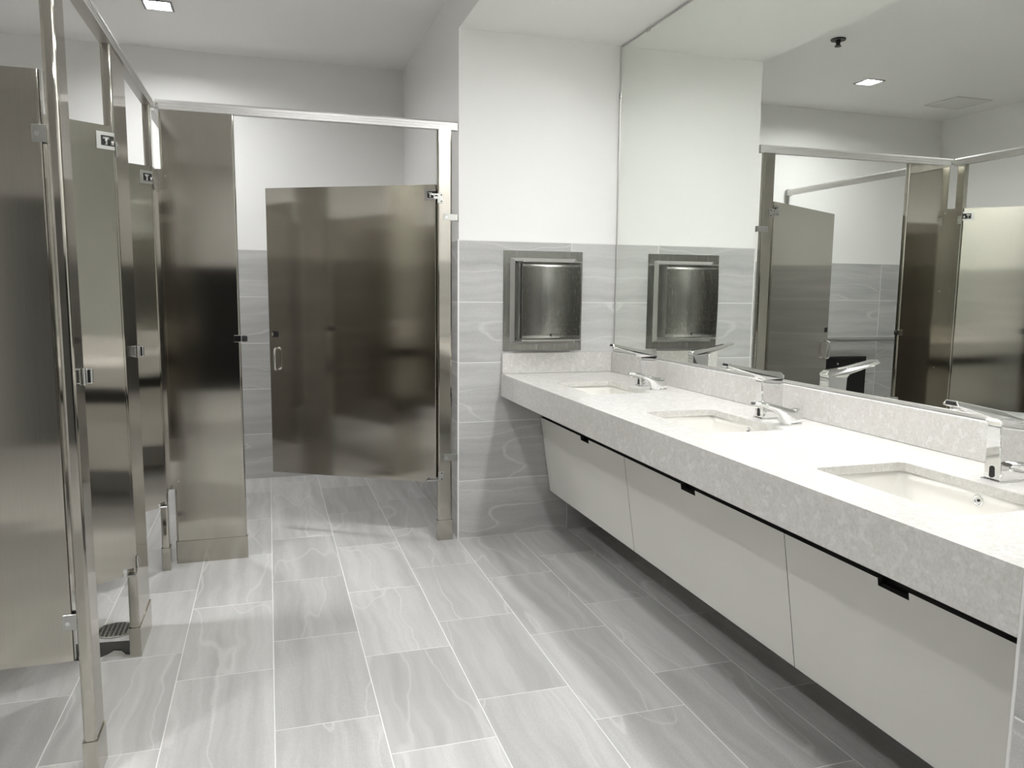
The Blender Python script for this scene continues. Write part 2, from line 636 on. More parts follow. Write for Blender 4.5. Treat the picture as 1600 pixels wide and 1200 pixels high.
# ================================================================ LIGHTS IN THE CEILING
def slot_lamp(x, y, z, glow, label, group):
    t = thing('slot_light', label, 'light', (x, y, z), 0, group)
    hx, hy = SOFFIT_HALF
    f = 0.012
    bm = B()
    for (a0, a1, b0, b1) in ((-hx - f, hx + f, -hy - f, -hy), (-hx - f, hx + f, hy, hy + f), (-hx - f, -hx, -hy, hy), (hx, hx + f, -hy, hy)):
        box(bm, x + a0, x + a1, y + b0, y + b1, z - 0.005, z - 0.0005)
    obj('light_frame', bm, M['lamp_trim'], t)
    bm = B()
    gx, gy = hx - 0.001, hy - 0.001
    for (a0, a1, b0, b1) in ((-gx, gx, -gy, -gy + 0.002), (-gx, gx, gy - 0.002, gy), (-gx, -gx + 0.002, -gy + 0.002, gy - 0.002), (gx - 0.002, gx, -gy + 0.002, gy - 0.002)):
        box(bm, x + a0, x + a1, y + b0, y + b1, z + 0.0005, z + SLOT_RECESS)
    obj('baffle', bm, M['baffle'], t)
    bm = B()
    box(bm, x - hx, x + hx, y - hy, y + hy, z + SLOT_RECESS + 0.0005, z + SLOT_RECESS + 0.004)
    obj('diffuser', bm, glow, t)
    return t


def lamp(x, y, z, glow, label, group, where):
    t = thing('recessed_light', label, 'light', (x, y, z), 0, group)
    rec = RECESS[where]
    h, f = LH, 0.012
    bm = B()
    for (a0, a1, b0, b1) in ((-h - f, h + f, -h - f, -h), (-h - f, h + f, h, h + f), (-h - f, -h, -h, h), (h, h + f, -h, h)):
        box(bm, x + a0, x + a1, y + b0, y + b1, z - 0.005, z - 0.0005)
    obj('light_frame', bm, M['lamp_trim'], t)
    bm = B()
    g = h - 0.001
    for (a0, a1, b0, b1) in ((-g, g, -g, -g + 0.002), (-g, g, g - 0.002, g), (-g, -g + 0.002, -g + 0.002, g - 0.002), (g - 0.002, g, -g + 0.002, g - 0.002)):
        box(bm, x + a0, x + a1, y + b0, y + b1, z + 0.0005, z + rec)
    obj('baffle', bm, M['baffle'], t)
    bm = B()
    box(bm, x - h, x + h, y - h, y + h, z + rec + 0.0005, z + rec + 0.004)
    obj('diffuser', bm, glow, t)
    return t


for i, (x, y) in enumerate(STALL):
    lamp(x, y, ZC, M['stall_lamp'],
         ['small square ceiling light above the large open stall, also seen in the mirror',
          'small square ceiling light above the farther stall of the left row',
          'small square ceiling light above the nearer stall of the left row'][i], 'square ceiling lights', ('big', 'row', 'row')[i])
for i, (x, y) in enumerate(AISLE):
    lamp(x, y, ZC, M['aisle_lamp'],
         ['small square ceiling light over the middle of the aisle floor',
          'small square ceiling light over the aisle beside the nearest sink',
          'small square ceiling light over the aisle behind the viewer'][i], 'square ceiling lights', 'aisle')
for i, (x, y) in enumerate(SOFFIT):
    slot_lamp(x, y, ZS, M['soffit_lamp'],
         ['long slot light in the soffit between the far and middle sinks',
          'long slot light in the soffit between the middle and near sinks',
          'long slot light in the soffit above the nearest sink'][i], 'soffit slot lights')

# air grille and sprinkler on the ceiling (both show in the mirror)
t = thing('air_grille', 'flat grey square air grille on the ceiling, seen in the mirror', 'grille', (-1.58, 4.905, ZC))
bm = B()
for (a0, a1, b0, b1) in ((-.17, .17, -.155, -.14), (-.17, .17, .14, .155), (-.17, -.155, -.14, .14), (.155, .17, -.14, .14)):
    box(bm, -1.58 + a0, -1.58 + a1, 4.905 + b0, 4.905 + b1, ZC - 0.012, ZC - 0.0005, 0.002, 1)
obj('grille_frame', bm, M['grille'], t)
for k in range(14):
    yy = 4.905 - 0.13 + k * 0.02
    bm = B(); box(bm, -1.58 - .155, -1.58 + .155, yy - 0.0092, yy + 0.0092, ZC - 0.006, ZC - 0.0005)
    obj('slat', bm, M['grille'], t)
t = thing('fire_sprinkler', 'small black round sprinkler head on the ceiling, seen in the mirror', 'sprinkler', (0.337, 3.951, ZC))
bm = B(); cyl(bm, (0.337, 3.951, ZC - 0.004), 0.042, 0.007, seg=28); obj('escutcheon', bm, M['black'], t)
bm = B(); cyl(bm, (0.337, 3.951, ZC - 0.022), 0.011, 0.03, seg=16, r2_=0.014); obj('sprinkler_body', bm, M['black'], t)
bm = B(); cyl(bm, (0.337, 3.951, ZC - 0.04), 0.019, 0.004, seg=20); obj('deflector', bm, M['black'], t)

# ================================================================ VANITY
# countertop with three sink cut-outs
SINK_Y = [3.182, 2.272, 1.362]
SX0, SX1, SHY, SR = 1.283, 1.558, 0.2155, 0.018


XC = 1.1405
ct = thing('countertop', 'long white speckled stone vanity counter with three sink cut-outs', 'counter', (1.45, 2.36, ZF))
bm = slab_with_holes([(XC, YN + 0.002), (XM + 0.01, YN + 0.002), (XM + 0.01, YW - 0.002), (XC, YW - 0.002)],
                     [rrect(SX0, SX1, y - SHY, y + SHY, SR) for y in SINK_Y], ZTOP - 0.022, ZTOP)
obj('slab', bm, M['quartz'], ct)
bm = B(); box(bm, XC, XC + 0.022, YN + 0.002, YW - 0.002, ZF, ZTOP - 0.022)
obj('fascia', bm, M['quartz'], ct)
bm = B(); box(bm, XM - 0.02, XM + 0.008, YN + 0.002, YW - 0.002, ZTOP + 0.0005, 0.9712, 0.0015, 1)
obj('backsplash', bm, M['quartz'], ct)
bm = B(); box(bm, XC + 0.002, XM - 0.0205, YW - 0.022, YW - 0.002, ZTOP + 0.0005, 0.9712, 0.0015, 1)
obj('side_splash', bm, M['quartz'], ct)

# slanted cabinet front under the counter
cab = thing('vanity_cabinet', 'pale grey cabinet with slanted access panels under the stone counter', 'cabinet', (1.5, 2.36, 0.2))
XT, ZTP, XB, ZBP = 1.36, 0.628, 1.42, 0.225
dn = Vector((XB - XT, 0, ZBP - ZTP)).normalized()
nx = Vector((dn.z, 0, -dn.x))      # outward (towards -X)
if nx.x > 0:
    nx = -nx
bm = B()
prism(bm, [(XT + 0.03, ZF + 0.085), (XM + 0.008, ZF + 0.085), (XM + 0.008, ZBP + 0.01), (XB + 0.03, ZBP + 0.01), (XT + 0.03, ZTP - 0.012)], 'y', YN + 0.004, YW - 0.004)
bm.free(); bm = B()
prism(bm, [(XT + 0.024, 0.70), (XT + 0.04, 0.70), (XB + 0.04, ZBP + 0.012), (XB + 0.024, ZBP + 0.012)], 'y', YN + 0.004, YW - 0.004)
box(bm, XB + 0.04, XM + 0.008, YN + 0.004, YW - 0.004, ZBP + 0.004, ZBP + 0.018)
obj('carcass', bm, M['void'], cab)
EDG = [YW - 0.006, 2.808, 1.778, YN + 0.004]
NOTCH = [3.224, 2.305, 1.380]
for i in range(3):
    y1, y0 = EDG[i] - 0.0012, EDG[i + 1] + 0.0012
    nc = NOTCH[i]
    L = (Vector((XB, 0, ZBP)) - Vector((XT, 0, ZTP))).length
    # outline in (y, s) with s measured down the slope; finger notch at the top
    nw, nd = 0.047, 0.019
    out = [(y0, 0), (nc - nw, 0), (nc - nw, nd), (nc + nw, nd), (nc + nw, 0), (y1, 0), (y1, L), (y0, L)]
    bm = B()
    prism(bm, out, 'x', 0.0, 0.018)
    R = Matrix(((-nx.x, 0, dn.x, XT), (0, 1, 0, 0), (-nx.z, 0, dn.z, ZTP), (0, 0, 0, 1)))
    bmesh.ops.transform(bm, matrix=R, verts=bm.verts)
    o = obj('access_panel', bm, M['laminate'], cab)
    o.data.materials.append(M['void'])
    for f in o.data.polygons:
        if f.normal.dot(nx) < 0.9:
            f.material_index = 1


# undermount sinks
def bowl_mesh(y):
    bm = B()
    zt = ZTOP - 0.0225
    prof = [(0.004, zt), (0.005, zt - 0.02), (-0.004, zt - 0.085), (-0.014, zt - 0.108), (-0.04, zt - 0.122), (-0.085, zt - 0.128)]
    rings = []
    for k, (o_, z) in enumerate(prof):
        pts = rrect(SX0 - o_, SX1 + o_, y - SHY - o_, y + SHY + o_, max(0.02, SR + 0.004 + 0.004 * k), 5)
        rings.append([bm.verts.new((p[0], p[1], z)) for p in pts])
    n = len(rings[0])
    for a, b_ in zip(rings[:-1], rings[1:]):
        for i in range(n):
            j = (i + 1) % n
            f = bm.faces.new((a[i], a[j], b_[j], b_[i]))
            f.smooth = True
    bm.faces.new(rings[-1])
    # outer shell, so the bowl has thickness
    o2 = []
    for k, (o_, z) in enumerate(((0.03, zt), (0.03, zt - 0.012), (0.017, zt - 0.03), (0.012, zt - 0.10), (-0.03, zt - 0.14))):
        pts = rrect(SX0 - o_, SX1 + o_, y - SHY - o_, y + SHY + o_, 0.03, 5)
        o2.append([bm.verts.new((p[0], p[1], z)) for p in pts])
    for a, b_ in zip(o2[:-1], o2[1:]):
        for i in range(n):
            j = (i + 1) % n
            bm.faces.new((a[j], a[i], b_[i], b_[j]))
    bm.faces.new(o2[-1][::-1])
    for i in range(n):
        j = (i + 1) % n
        bm.faces.new((rings[0][j], rings[0][i], o2[0][i], o2[0][j]))
    return bm


def ring(bm, c, R, r, normal_axis, seg=24, ms=8):
    t = bmesh.new()
    vs = []
    for i in range(seg):
        a = 2 * math.pi * i / seg
        row = []
        for k in range(ms):
            g = 2 * math.pi * k / ms
            rad = R + r * math.cos(g)
            p = (rad * math.cos(a), rad * math.sin(a), r * math.sin(g))
            if normal_axis == 'x':
                p = (p[2], p[0], p[1])
            elif normal_axis == 'y':
                p = (p[0], p[2], p[1])
            row.append(t.verts.new(Vector(p) + Vector(c)))
        vs.append(row)
    for i in range(seg):
        for k in range(ms):
            f = t.faces.new((vs[i][k], vs[(i + 1) % seg][k], vs[(i + 1) % seg][(k + 1) % ms], vs[i][(k + 1) % ms]))
            f.smooth = True
    merge(bm, t)


y = SINK_Y[0]
sink0 = thing('undermount_sink', 'white rectangular basin set under the counter, farthest of the three', 'sink', (1.42, y, 0.72), 0, 'basins along the counter')
o = obj('bowl', bowl_mesh(y), M['porcelain'], sink0)
bm = B(); cyl(bm, (1.42, y, ZTOP - 0.1495), 0.022, 0.003, seg=24); ring(bm, (1.42, y, ZTOP - 0.148), 0.022, 0.0025, 'z')
obj('drain', bm, M['chrome'], sink0)
bm = B(); ring(bm, (1.5605, y - 0.012, 0.822), 0.0115, 0.0025, 'x'); cyl(bm, (1.5625, y - 0.012, 0.822), 0.010, 0.002, 'x', 20)
obj('overflow_ring', bm, M['chrome'], sink0)
bm = B(); cyl(bm, (1.5610, y - 0.012, 0.822), 0.0035, 0.0015, 'x', 12)
obj('overflow_hole', bm, M['black'], sink0)
dup(sink0, (1.42, SINK_Y[1], 0.72), 'white rectangular basin set under the counter, middle of the three')
dup(sink0, (1.42, SINK_Y[2], 0.72), 'white rectangular basin set under the counter, nearest of the three')


# faucets
def make_faucet(y, label):
    t = thing('sensor_faucet', label, 'faucet', (1.64, y, ZTOP), 0, 'chrome sensor faucets')
    bm = B()
    hw = 0.022
    prof = [(1.605, ZTOP), (1.684, ZTOP), (1.684, 1.003), (1.688, 1.014), (1.678, 1.024), (1.60, 1.033), (1.466, 1.060),
            (1.463, 1.047), (1.582, 1.0135), (1.594, 1.008), (1.599, 0.998), (1.601, 0.95)]
    prism(bm, [(x, z) for x, z in prof], 'y', y - hw, y + hw, 0.003, 3)
    # waist: slim the column half way up, wider at the foot
    for v in bm.verts:
        if v.co.x > 1.58 and v.co.z < 1.0:
            f = (v.co.z - ZTOP) / 0.13
            v.co.y = y + (v.co.y - y) * (1.08 - 0.24 * math.sin(min(max(f, 0), 1) * math.pi * 0.62))
    # the arm narrows towards its top, so its flanks look up
    for v in bm.verts:
        top = 1.033 + (1.60 - v.co.x) * 0.2 if v.co.x < 1.60 else 1.033 - (v.co.x - 1.60) * 0.115
        if v.co.z > 1.0 and v.co.z > top - 0.009:
            v.co.y = y + (v.co.y - y) * 0.74
    obj('faucet_body', bm, M['chrome'], t)
    bm = B()
    prism(bm, [(1.464, 1.049), (1.4665, 1.0575), (1.4632, 1.0575), (1.4605, 1.049)], 'y', y - 0.0125, y + 0.0125, 0.0015, 2)
    obj('spout_tip', bm, M['black'], t)
    bm = B()
    cyl(bm, (1.480, y, 1.0405), 0.011, 0.010, 'z', 18)
    obj('aerator', bm, M['chrome'], t)
    bm = B()
    prism(bm, [(y + 0.006 * math.cos(a) , 0.886 + (0.008 if math.sin(a) > 0 else -0.008) + 0.006 * math.sin(a)) for a in [2 * math.pi * k / 16 + 0.1 for k in range(16)]], 'x', 1.6018, 1.607)
    obj('sensor_window', bm, M['black'], t)
    bm = B()
    box(bm, 1.599, 1.688, y - 0.026, y + 0.026, ZTOP, ZTOP + 0.004, 0.0015, 2)
    obj('base_plate', bm, M['chrome'], t)
    return t


fa0 = make_faucet(SINK_Y[0], 'chrome sensor faucet behind the farthest basin')
dup(fa0, (1.64, SINK_Y[1] - 0.004, ZTOP), 'chrome sensor faucet behind the middle basin')
dup(fa0, (1.64, SINK_Y[2] - 0.004, ZTOP), 'chrome sensor faucet behind the nearest basin')


def make_soap(y, label):
    t = thing('soap_dispenser', label, 'dispenser', (1.64, y, ZTOP), 0, 'chrome soap spouts')
    bm = B()
    # side profile of the curved spout, lofted with a changing width
    top = [(1.676, 0.868), (1.676, 0.892), (1.670, 0.906), (1.652, 0.914), (1.625, 0.918), (1.59, 0.928), (1.55, 0.938), (1.515, 0.944), (1.490, 0.9435)]
    bot = [(1.600, 0.866), (1.600, 0.866), (1.598, 0.870), (1.593, 0.884), (1.585, 0.898), (1.568, 0.912), (1.54, 0.922), (1.512, 0.930), (1.489, 0.934)]
    wid = [0.024, 0.025, 0.0255, 0.025, 0.024, 0.022, 0.019, 0.016, 0.013]
    rings = []
    for (xt, zt), (xb, zb), wd in zip(top, bot, wid):
        row = []
        for k in range(16):
            a = 2 * math.pi * k / 16
            s_ = (1 - math.cos(a)) / 2
            xx = xt + (xb - xt) * s_
            zz = zt + (zb - zt) * s_
            row.append(bm.verts.new((xx, y + wd * math.copysign(abs(math.sin(a)) ** 0.75, math.sin(a)), zz)))
        rings.append(row)
    for a, b_ in zip(rings[:-1], rings[1:]):
        for i in range(16):
            j = (i + 1) % 16
            f = bm.faces.new((a[i], a[j], b_[j], b_[i])); f.smooth = True
    bm.faces.new(rings[0][::-1]); bm.faces.new(rings[-1])
    obj('soap_spout', bm, M['chrome'], t)
    bm = B(); cyl(bm, (1.638, y, ZTOP + 0.003), 0.0, 0.001); bm.free()
    bm = B()
    pts = [(1.638 + 0.041 * math.cos(2 * math.pi * k / 28), y + 0.027 * math.sin(2 * math.pi * k / 28)) for k in range(28)]
    prism(bm, pts, 'z', ZTOP, ZTOP + 0.005)
    obj('soap_base', bm, M['chrome'], t)
    bm = B(); cyl(bm, (1.505, y, 0.928), 0.005, 0.009, 'z', 12)
    obj('soap_nozzle', bm, M['chrome'], t)
    bm = B()
    t2 = bmesh.new()
    bmesh.ops.create_uvsphere(t2, u_segments=18, v_segments=8, radius=1)
    for f in t2.faces:
        f.smooth = True
    merge(bm, t2, Matrix.Translation((1.650, y, 0.912)) @ Matrix.Diagonal((0.020, 0.016, 0.005, 1)))
    obj('filler_cap', bm, M['zinc'], t)
    return t


so0 = make_soap(3.052, 'low chrome soap spout beside the farthest faucet')
dup(so0, (1.64, 2.138, ZTOP), 'low chrome soap spout beside the middle faucet')
dup(so0, (1.64, 1.228, ZTOP), 'low chrome soap spout beside the nearest faucet, cut by the frame edge')

# mirror
mi = thing('wall_mirror', 'huge frameless mirror filling the wall above the counter', 'mirror', (XM, 2.36, 0.98))
bm = B(); box(bm, XM - 0.0002, XM, YN + 0.004, YW - 0.012, 0.984, 2.536)
bm.free(); bm = B(); box(bm, XM, XM + 0.001, YN + 0.004, YW - 0.012, 0.984, 2.536)
obj('mirror_glass', bm, M['mirror'], mi)
bm = B()
box(bm, XM + 0.0012, XM + 0.007, YN + 0.004, YW - 0.012, 0.984, 2.536)
obj('glass_back', bm, M['mirror_edge'], mi)
bm = B(); box(bm, XM - 0.003, XM + 0.009, YN + 0.004, YW - 0.012, 0.9725, 0.9835, 0.001, 1)
obj('bottom_channel', bm, M['alu'], mi)
bm = B(); box(bm, XM - 0.003, XM + 0.009, YW - 0.012, YW - 0.0085, 0.975, 2.30)
obj('side_channel', bm, M['alu'], mi)
for (yy, zz, vert) in ((3.527, 2.537, 0), (2.5, 2.537, 0), (1.5, 2.537, 0), (YW - 0.012, 2.30, 1)):
    bm = B()
    if vert:
        box(bm, XM - 0.005, XM + 0.009, yy - 0.006, yy + 0.008, zz - 0.014, zz + 0.014, 0.002, 1)
    else:
        box(bm, XM - 0.005, XM + 0.009, yy - 0.014, yy + 0.014, zz - 0.008, zz + 0.006, 0.002, 1)
    obj('mirror_clip', bm, M['alu'], mi)

# ================================================================ PAPER TOWEL DISPENSER
pt = thing('paper_towel_dispenser', 'recessed stainless paper towel dispenser on the grey tiled end wall', 'dispenser', (1.366, YW, 0.982))
fx0, fx1, fz0, fz1 = 1.149, 1.583, 0.982, 1.495
bm = B()
bw = 0.042
for (a0, a1, c0, c1) in ((fx0, fx1, fz0, fz0 + bw), (fx0, fx1, fz1 - bw, fz1), (fx0, fx0 + bw, fz0 + bw, fz1 - bw), (fx1 - bw, fx1, fz0 + bw, fz1 - bw)):
    box(bm, a0, a1, YW - 0.004, YW - 0.0003, c0, c1)
obj('wall_flange', bm, M['steel_dark'], pt)
bm = B()
ix0, ix1, iz0, iz1 = fx0 + 0.036, fx1 - 0.036, fz0 + 0.036, fz1 - 0.036
# bevelled lip: four wedges round the opening
for kind in range(4):
    d = 0.022
    y0_, y1_ = YW - 0.0045, YW - 0.024
    if kind == 0:   # top
        q = [(ix0, y0_, iz1), (ix1, y0_, iz1), (ix1 - d, y1_, iz1 - d * .7), (ix0 + d, y1_, iz1 - d * .7)]
    elif kind == 1:
        q = [(ix0, y0_, iz0), (ix1, y0_, iz0), (ix1 - d, y1_, iz0 + d * .7), (ix0 + d, y1_, iz0 + d * .7)]
    elif kind == 2:
        q = [(ix0, y0_, iz0), (ix0, y0_, iz1), (ix0 + d, y1_, iz1 - d * .7), (ix0 + d, y1_, iz0 + d * .7)]
    else:
        q = [(ix1, y0_, iz0), (ix1, y0_, iz1), (ix1 - d, y1_, iz1 - d * .7), (ix1 - d, y1_, iz0 + d * .7)]
    a = [bm.verts.new(v) for v in q]
    bm.faces.new(a)
    c = [bm.verts.new((v[0], y0_, v[2])) for v in q]
    bm.faces.new(c[::-1])
    for i in range(4):
        j = (i + 1) % 4
        if (Vector(q[i]) - Vector(c[i].co)).length + (Vector(q[j]) - Vector(c[j].co)).length > 1e-6:
            try:
                bm.faces.new((a[i], a[j], c[j], c[i]))
            except ValueError:
                pass
bmesh.ops.remove_doubles(bm, verts=bm.verts, dist=1e-6)
obj('bevelled_lip', bm, M['alu'], pt)
bm = B(); box(bm, fx0 + 0.06, fx1 - 0.06, YW - 0.020, YW - 0.005, fz0 + 0.055, fz1 - 0.055)
obj('recess_back', bm, M['void'], pt)
bm = B()
cx0, cx1, cz0, cz1, yf = 1.217, 1.528, 1.046, 1.434, YW - 0.12
zc_, hz_ = (cz0 + cz1) / 2, (cz1 - cz0) / 2
bow = [(yf + 0.007 * ((2 * k / 16 - 1) ** 2), cz0 + (cz1 - cz0) * k / 16) for k in range(17)]
prism(bm, bow + [(YW - 0.021, cz1), (YW - 0.021, cz0)], 'x', cx0, cx1)
for f in bm.faces:
    f.normal_update()
    f.smooth = abs(f.normal.y) > 0.9 and f.calc_center_median().y < yf + 0.02
obj('cover', bm, M['steel_dark'], pt)
bm = B(); box(bm, cx0 - 0.002, cx1 + 0.003, yf - 0.006, YW - 0.021, cz1, cz1 + 0.006, 0.001, 1)
obj('top_edge', bm, M['zinc'], pt)
bm = B(); box(bm, cx0 - 0.006, cx1 + 0.003, yf - 0.006, YW - 0.03, cz0 - 0.008, cz0, 0.001, 1)
obj('bottom_edge', bm, M['zinc'], pt)
bm = B(); box(bm, cx0 - 0.012, cx0 - 0.002, yf + 0.03, YW - 0.021, cz0 + 0.004, cz1 - 0.004)
obj('side_hinge_strip', bm, M['steel_dark'], pt)
bm = B(); prism(bm, [(1.362, 1.074), (1.378, 1.074), (1.370, 1.059)], 'y', yf + 0.0030, yf + 0.0062)
tri = obj('arrow_mark', bm, M['black'], pt)
tri['label'] = 'small black downward triangle'


# ================================================================ TOILET PARTITIONS
TH = 0.032            # pilaster thickness
ZRB, ZRT = 2.069, 2.111


def edge_pick(e):
    return abs(e.verts[0].co.z - e.verts[1].co.z) > 1e-4


def bevelled_panel(bm, x0, x1, y0, y1, z0, z1, r=0.009):
    box(bm, x0, x1, y0, y1, z0, z1, r, 4, 'z')


def shoe(parent, x0, x1, y0, y1, h=0.107):
    bm = B()
    box(bm, x0 - 0.003, x1 + 0.003, y0 - 0.003, y1 + 0.003, 0.0005, h, 0.004, 2, 'z')
    return obj('shoe', bm, M['steel'], parent)


def screw(parent, c, axis, m=None, r=0.004):
    bm = B(); cyl(bm, c, r, 0.003, axis, 12)
    return obj('screw', bm, m or M['chrome'], parent)


PIL = 'stall pilasters'


def pilaster(name_label, x0, x1, y0, y1):
    t = thing('pilaster', name_label, 'pilaster', ((x0 + x1) / 2, (y0 + y1) / 2, 0), 0, PIL)
    bm = B(); bevelled_panel(bm, x0, x1, y0, y1, 0.002, ZRB - 0.0005)
    obj('pilaster_panel', bm, M['steel'], t, smooth=False)
    shoe(t, x0, x1, y0, y1)
    return t


def keeper(parent, x, y, z, facing):
    """chrome strike with a rubber bumper wrapping a pilaster edge"""
    bm = B()
    if facing == 'x':      # pilaster face looks +X, edge at +Y side
        box(bm, x + 0.0005, x + 0.006, y - 0.024, y + 0.004, z - 0.022, z + 0.022, 0.002, 2)
        box(bm, x + 0.006, x + 0.020, y - 0.006, y + 0.012, z - 0.020, z + 0.020, 0.003, 2)
        o = obj('keeper', bm, M['chrome'], parent)
        bm = B(); box(bm, x - 0.010, x + 0.014, y + 0.0125, y + 0.021, z - 0.018, z + 0.018, 0.004, 2)
    else:                  # face looks -Y, edge at +X side
        box(bm, x - 0.030, x + 0.004, y - 0.006, y - 0.0005, z - 0.0165, z + 0.0165, 0.002, 2)
        o = obj('keeper', bm, M['chrome'], parent)
        bm = B(); box(bm, x + 0.003, x + 0.030, y - 0.010, y + 0.006, z - 0.0145, z + 0.0145, 0.006, 3)
    ob = obj('bumper', bm, M['black'], o)
    return o


# left row
p1 = pilaster('narrow steel pilaster nearest the viewer at the end of the left row', XL - TH, XL, 2.149, 2.253)
keeper(p1, XL, 2.243, 1.064, 'x')
p2 = pilaster('steel pilaster standing between the two doors of the left row', XL - TH, XL, 2.869, 3.127)
keeper(p2, XL, 3.120, 1.060, 'x')
p3 = pilaster('narrow steel pilaster in the inner corner beside the wide pilaster', XL - TH, XL, 3.745, 3.805)
# front of the big stall
p4 = pilaster('wide steel pilaster with a shoe, left of the open stall door', -0.440, -0.127, YP, YP + TH)
keeper(p4, -0.127, YP, 1.058, 'y')
bm = B(); box(bm, -0.444, -0.409, YP - 0.0025, YP - 0.0003, 0.36, 1.812); box(bm, XL + 0.0004, -0.4442, YP - 0.0025, YP - 0.0003, 0.36, 1.812); box(bm, XL + 0.0004, XL + 0.0028, 3.778, YP - 0.0026, 0.36, 1.812)
obj('corner_strip', bm, M['steel'], p4)
for z in (1.783, 1.31, 0.838, 0.366 + 0.03):
    screw(p4, (-0.420, YP - 0.0035, z), 'y')
p5 = pilaster('narrow steel pilaster that carries the hinges of the open stall door', 0.808, 0.883, YP, YP + TH)
for zc, s in ((1.650, 0.016), (0.437, 0.018)):
    bm = B()
    box(bm, 0.838, XCOR - 0.001, YP - 0.003, YP - 0.0003, zc - s, zc + s, 0.001, 1)
    box(bm, XCOR - 0.004, XCOR - 0.001, YP - 0.003, YP + 0.045, zc - s, zc + s, 0.001, 1)
    o = obj('wall_bracket', bm, M['zinc'], p5)
    screw(o, (0.853, YP - 0.004, zc), 'y', r=0.0045)

# headrails: grooved anti-grip channel
def rail_profile(sign):
    """(d, z): d grows away from the face the profile shows"""
    d = 0.036
    pts = [(0.0, ZRB), (0.0, ZRB + 0.009), (0.0015, ZRB + 0.010), (0.0015, ZRB + 0.012), (0.0, ZRB + 0.013), (0.0, ZRB + 0.021),
           (0.0015, ZRB + 0.022), (0.0015, ZRB + 0.024), (0.0, ZRB + 0.025), (0.0, ZRB + 0.034), (0.004, ZRT), (d, ZRT), (d, ZRB)]
    return pts


hr = thing('headrail', 'pale aluminium headrail across the front of the large open stall', 'rail', (0.2, YP + 0.015, ZRB), 0, 'headrails')
bm = B(); prism(bm, [(YP - 0.004 + d, z) for d, z in rail_profile(1)], 'x', XL + 0.012, XCOR - 0.002)
obj('rail_channel', bm, M['alu'], hr)
bm = B()
box(bm, XL - 0.004, XL + 0.0115, YP - 0.012, YP - 0.005, ZRB + 0.004, ZRB + 0.03, 0.003, 2)
box(bm, XL + 0.0005, XL + 0.028, YP - 0.009, YP - 0.0045, ZRB + 0.004, ZRB + 0.03, 0.002, 2)
cl = obj('corner_clamp', bm, M['zinc'], hr)
screw(cl, (XL + 0.02, YP - 0.0105, ZRB + 0.020), 'y', M['chrome'], 0.005)
screw(cl, (XL + 0.004, YP - 0.013, ZRB + 0.018), 'y', M['chrome'], 0.005)
hl = thing('headrail', 'aluminium headrail along the top of the left stall row', 'rail', (XL - 0.016, 3.0, ZRB), 0, 'headrails')
bm = B(); prism(bm, [(XL + 0.004 - d, z) for d, z in rail_profile(1)], 'y', 2.10, YP - 0.006)
obj('rail_channel', bm, M['alu'], hl)
hb = thing('headrail', 'aluminium headrail inside the large stall running to its back wall, seen in the mirror', 'rail', (XL - 0.03, 4.6, ZRB), 0, 'headrails')
bm = B(); prism(bm, [(XL + 0.004 - d, z) for d, z in rail_profile(1)], 'y', YP + TH + 0.004, YB - 0.02)
obj('rail_channel', bm, M['alu'], hb)
bm = B()
box(bm, XL - 0.040, XL + 0.008, YB - 0.02, YB - 0.016, ZRB - 0.006, ZRB + 0.048, 0.001, 1)
obj('wall_flange', bm, M['zinc'], hb)
bm = B(); box(bm, XL - 0.022, XL - 0.010, YB - 0.020, YB - 0.001, ZRB - 0.16, ZRB - 0.006, 0.001, 1)
box(bm, XL - 0.032, XL - 0.002, YB - 0.0155, YB + 0.0055, ZRB - 0.005, ZRB + 0.045, 0.001, 1)
obj('wall_strap', bm, M['zinc'], hb)

# dividers
def divider(label, x0, x1, y0, y1, bracket_zs, front_bracket):
    t = thing('partition_panel', label, 'panel', ((x0 + x1) / 2, (y0 + y1) / 2, 0), 0, 'stall divider panels')
    bm = B(); bevelled_panel(bm, x0, x1, y0, y1, 0.318, 1.812, 0.004)
    obj('panel_sheet', bm, M['steel'], t)
    for z in bracket_zs:
        bm = B()
        yb = y0 - 0.0035
        box(bm, x1 - 0.022, x1 + 0.0165, yb, y0 - 0.0003, z - 0.021, z + 0.021, 0.0012, 1)
        box(bm, x1 - 0.022, x1 + 0.0165, y1 + 0.0003, y1 + 0.0035, z - 0.021, z + 0.021, 0.0012, 1)
        o = obj('panel_bracket', bm, M['zinc'], t)
        screw(o, (x1 - 0.010, yb - 0.0012, z - 0.002), 'y', M['chrome'], 0.006)
    return t


divider('tall steel end panel at the left edge, bracketed to the nearest pilaster', XLW + 0.012, XL - TH - 0.017, 2.187, 2.212, (1.662, 0.425), True)
divider('steel divider panel between the two left stalls, seen through the door gaps', XLW + 0.012, XL - TH - 0.017, 2.985, 3.010, (1.662, 0.425), True)
divider('steel divider panel between the left row and the large stall', XLW + 0.012, XL - TH - 0.017, YP + 0.002, YP + 0.027, (), True)


